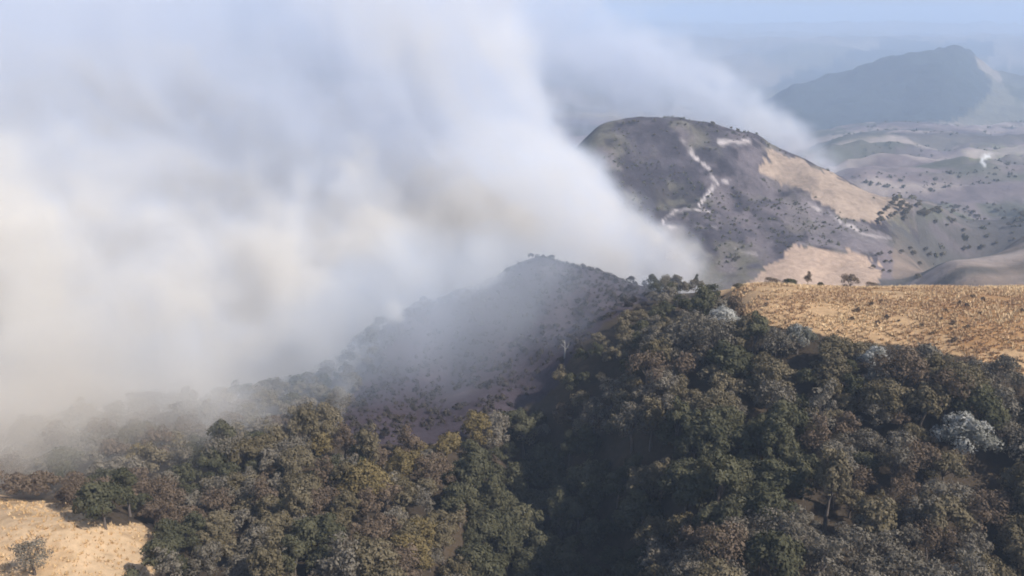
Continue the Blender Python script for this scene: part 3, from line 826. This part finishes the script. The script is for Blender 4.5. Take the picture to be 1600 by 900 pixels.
def smoke(name, lo, hi, voxel, mat, fn, label):
    g = bpy.data.node_groups.new(name, 'GeometryNodeTree')
    g.interface.new_socket('Geometry', in_out='INPUT', socket_type='NodeSocketGeometry')
    g.interface.new_socket('Geometry', in_out='OUTPUT', socket_type='NodeSocketGeometry')
    go = g.nodes.new('NodeGroupOutput')
    vc = g.nodes.new('GeometryNodeVolumeCube')
    vc.inputs['Min'].default_value = lo; vc.inputs['Max'].default_value = hi
    for k, ax in enumerate('XYZ'):
        vc.inputs['Resolution ' + ax].default_value = max(8, int((hi[k] - lo[k]) / voxel))
    p = g.nodes.new('GeometryNodeInputPosition')
    sx = g.nodes.new('ShaderNodeSeparateXYZ'); g.links.new(p.outputs[0], sx.inputs[0])
    def nz(scale, detail=4.0, rough=0.55, off=(0, 0, 0), stretch=(1, 1, 1), dist=0.0):
        va = g.nodes.new('ShaderNodeVectorMath'); va.operation = 'MULTIPLY_ADD'
        g.links.new(p.outputs[0], va.inputs[0]); va.inputs[1].default_value = stretch; va.inputs[2].default_value = off
        n = g.nodes.new('ShaderNodeTexNoise')
        n.inputs['Scale'].default_value = scale; n.inputs['Detail'].default_value = detail; n.inputs['Roughness'].default_value = rough
        n.inputs['Distortion'].default_value = dist
        g.links.new(va.outputs[0], n.inputs['Vector'])
        return (X(g, n.outputs[0]) - 0.5) * 2.0
    def nzc(a, b_, c, scale, detail=3.0, rough=0.55, dist=0.0):
        cb = g.nodes.new('ShaderNodeCombineXYZ')
        for i, q in enumerate((a, b_, c)): g.links.new(q.s, cb.inputs[i])
        n = g.nodes.new('ShaderNodeTexNoise')
        n.inputs['Scale'].default_value = scale; n.inputs['Detail'].default_value = detail; n.inputs['Roughness'].default_value = rough
        n.inputs['Distortion'].default_value = dist
        g.links.new(cb.outputs[0], n.inputs['Vector'])
        return (X(g, n.outputs[0]) - 0.5) * 2.0
    nz.at = nzc
    d = fn(*(X(g, sx.outputs[i]) for i in range(3)), nz)
    # fade to nothing inside the box so that no face shows
    for i in range(3):
        q = X(g, sx.outputs[i]); e = 3.0 * voxel
        d = d * q.ss(lo[i] + voxel, lo[i] + voxel + e) * q.ss(hi[i] - voxel, hi[i] - voxel - e)
    d = d.max(0.0)
    g.links.new(d.s, vc.inputs['Density'])
    sm = g.nodes.new('GeometryNodeSetMaterial'); sm.inputs['Material'].default_value = mat
    g.links.new(vc.outputs[0], sm.inputs[0]); g.links.new(sm.outputs[0], go.inputs[0])
    vd = bpy.data.volumes.new(name); vd.materials.append(mat)
    o = bpy.data.objects.new(name, vd); col.objects.link(o)
    md = o.modifiers.new('density', 'NODES'); md.node_group = g
    tag(o, label, 'smoke', kind='stuff')
    return o

M_smoke = smoke_material('wood_smoke', (0.840, 0.875, 0.955), (0.945, 0.915, 0.872), 0.012, 0.085)
M_brown = smoke_material('brownish_smoke', (0.88, 0.85, 0.82), (0.94, 0.89, 0.82), 0.005, 0.05)
M_thin = smoke_material('thin_smoke', (0.72, 0.82, 0.98), (0.88, 0.91, 0.96), 0.004, 0.03)

def bank(x, y, z, nz):
    big = nz(1 / 55, 3.0, 0.5, (3, 7, 1), (1, 1, 1.25), 0.6) * 1.9
    med = nz(1 / 19, 3.0, 0.55, (9, 2, 5), (1, 1, 1.0), 0.9) * 1.8
    fine = nz(1 / 7.5, 2.0, 0.5, (4, 8, 3), (1, 1, 0.9), 0.6) * 1.6
    up = (z - 138.0).max(0.0)
    edge = (up * (-1 / 27)).exp() * 52.0
    rag = big * (up * 0.10 + 5.0) + med * (up * 0.07 + 5.5) + fine * 4.6
    # column of fresh smoke leaning up and away from the fire at the tip of the field
    w = up * 0.46 + 7.0
    col_ = 1.0 - ((x - edge + w - rag) / w).abs()
    cy_ = ((y - 206.0 - up * 0.7) / (up * 0.25 + 17.0)).abs()
    column = col_.ss(0.0, 0.42) * (1.25 - cy_ + med * 0.3).ss(0.0, 0.7) * (0.080 / (1.0 + up * 0.018))
    streak = nz.at((x - edge) * 1.0 + 300.0, y * 0.55, z * 0.30, 1 / 13, 4.0, 0.6, 0.8) * 1.9
    column = column * (0.75 + streak * 1.3 + med * 0.35).max(0.06)
    # low thick bank hugging the back of the ridge
    yf = (205.0 + (x + 18.0).min(0.0) * 0.95).max(x * -1.0 + 12.0) + (z - 140.0).max(0.0) * 0.8
    ff = (y - yf) * 0.8 + big * 11.0 + med * 9.0 + fine * 4.0
    inside = (edge - x - 6.0 + rag).ss(0.0, 22.0) * ff.ss(0.0, 8.0) * y.ss(400.0, 340.0)
    ztop = 150.0 + ((x + 30.0) * -0.22).max(0.0) + big * 15.0 + med * 9.0 + fine * 3.0
    low = (ztop - z).ss(-4.0, 9.0) * (0.070 + big * 0.035 + med * 0.055 + fine * 0.03).max(0.012)
    # thinner blue smoke drifting above it
    thin = (228.0 - z + big * 20.0).ss(0.0, 30.0) * (0.010 + big * 0.020 + streak * 0.018 + med * 0.012).max(0.0020)
    return column + inside * (low + thin)

def hill_plume(x, y, z, nz):
    big = nz(1 / 75, 5.0, 0.55, (13, 4, 2), (1, 1, 1.3), 0.4) * 1.6
    med = nz(1 / 22, 4.0, 0.6, (1, 22, 5), (1, 1, 1.0), 0.9) * 2.0
    t = ((218.0 - x) / 202.0).max(0.0)                       # 0 at the fire line, 1 far downwind
    zc = 97.0 + (t + 0.0001).pw(0.62) * 84.0
    yc = 575.0 + t * 110.0
    R = 17.0 + t * 58.0
    dd = (((z - zc) * (z - zc)) + (y - yc) * (y - yc) * 0.5).sqrt() / R
    stk = nz.at(x * 0.4, y * 0.5, z - zc + 500.0, 1 / 17, 4.0, 0.6, 0.8) * 1.9
    f = 1.0 - dd + big * 0.55 + med * 0.5
    f = f * (0.8 + stk * 0.9).max(0.1)
    return f.ss(0.0, 0.75) * (x - 240.0 + med * 16.0).ss(0.0, -20.0) * (0.075 / (1.0 + t * 2.6))

def veil(x, y, z, nz):
    big = nz(1 / 30, 4.0, 0.55, (5, 1, 9), (1, 1, 1.2), 0.5) * 1.8
    gx_ = (x + 22.0) / 66.0; gy_ = (y - 182.0 - (x + 22.0).min(0.0) * 0.75) / 42.0; gz_ = (z - 132.0) / 22.0
    r = (gx_ * gx_ + gy_ * gy_ + gz_ * gz_).sqrt()
    return (1.0 - r + big * 0.5).ss(0.0, 0.7) * 0.024

def drift(x, y, z, nz):
    big = nz(1 / 24, 4.0, 0.55, (15, 1, 9), (1, 1, 1.2), 0.6) * 1.8
    hx_ = (x + 82.0) / 46.0; hy_ = (y - 122.0 + (x + 82.0) * -0.5) / 28.0; hz_ = (z - 130.0) / 22.0
    r2 = (hx_ * hx_ + hy_ * hy_ + hz_ * hz_).sqrt()
    return (1.0 - r2 + big * 0.45).ss(0.0, 0.9) * 0.075

def wisp_fn(P0, P1, r0, r1, dens):
    def f(x, y, z, nz):
        n = nz(0.22, 3.0, 0.6, (2, 4, 6), (1, 1, 0.6), 0.6) * 1.8
        t = ((z - float(P0[2])) / float(P1[2] - P0[2]))
        tc = t.max(0.0)
        cx_ = tc * float(P1[0] - P0[0]) + float(P0[0]); cy_ = tc * float(P1[1] - P0[1]) + float(P0[1])
        dx_ = x - cx_ + n * 1.2; dy_ = y - cy_
        R = tc * (r1 - r0) + r0
        d = (dx_ * dx_ + dy_ * dy_).sqrt() / R
        return (1.0 - d + n * 0.45).ss(0.0, 1.0) * t.ss(-0.1, 0.05) * t.ss(1.15, 0.5) * dens
    return f

smoke('smoke_bank', (-270, 96, 70), (66, 404, 252), 2.3, M_smoke, bank, 'huge cream and lavender smoke bank rising behind the wooded ridge')
smoke('smoke_plume', (-70, 500, 66), (262, 800, 270), 4.5, M_smoke, hill_plume, 'white smoke trailing off the far flank of the burned hill')
smoke('smoke_veil', (-98, 100, 104), (58, 236, 166), 2.4, M_thin, veil, 'thin blue smoke hanging over the dark ridge')
smoke('smoke_drift', (-135, 78, 98), (-26, 172, 160), 2.0, M_brown, drift, 'low brownish smoke drifting over the trees beyond the tan clearing')
a0, a1 = pix(512, 700, 140), pix(545, 590, 146)
smoke('smoke_wisp', (a0[0] - 8, 132, a0[2] - 2), (a1[0] + 9, 154, a1[2] + 3), 0.5, M_smoke, wisp_fn(a0, a1, 0.7, 2.8, 0.26), 'small white wisp of smoke rising from the dark ridge slope')
a0, a1 = pix(622, 502, 172), pix(608, 466, 173)
smoke('smoke_puff', (a0[0] - 9, 162, a0[2] - 3), (a1[0] + 9, 184, a1[2] + 4), 0.5, M_smoke, wisp_fn(a0, a1, 2.4, 4.2, 0.40), 'bright dense white puff of smoke at the ridge edge')

# air: even pale haze round everything
HZ = mesh_from('haze', [(a * 15600, b * 15600, c) for c in (-210.0, 285.0) for b in (-1, 1) for a in (-1, 1)],
               [0, 2, 3, 1, 4, 5, 7, 6, 0, 1, 5, 4, 2, 6, 7, 3, 0, 4, 6, 2, 1, 3, 7, 5], [4] * 6, [])
M_haze = bpy.data.materials.new('haze_air'); M_haze.use_nodes = True
_nt = M_haze.node_tree; _nt.nodes.clear()
_o = _nt.nodes.new('ShaderNodeOutputMaterial'); _p = _nt.nodes.new('ShaderNodeVolumePrincipled')
_p.inputs['Color'].default_value = (0.63, 0.77, 1.0, 1)
_p.inputs['Density'].default_value = 0.00033
_p.inputs['Anisotropy'].default_value = 0.0
_nt.links.new(_p.outputs[0], _o.inputs['Volume'])
HZ.materials.append(M_haze)
o = obj('haze', HZ); tag(o, 'pale blue haze filling the air over the whole valley', 'haze', kind='stuff')
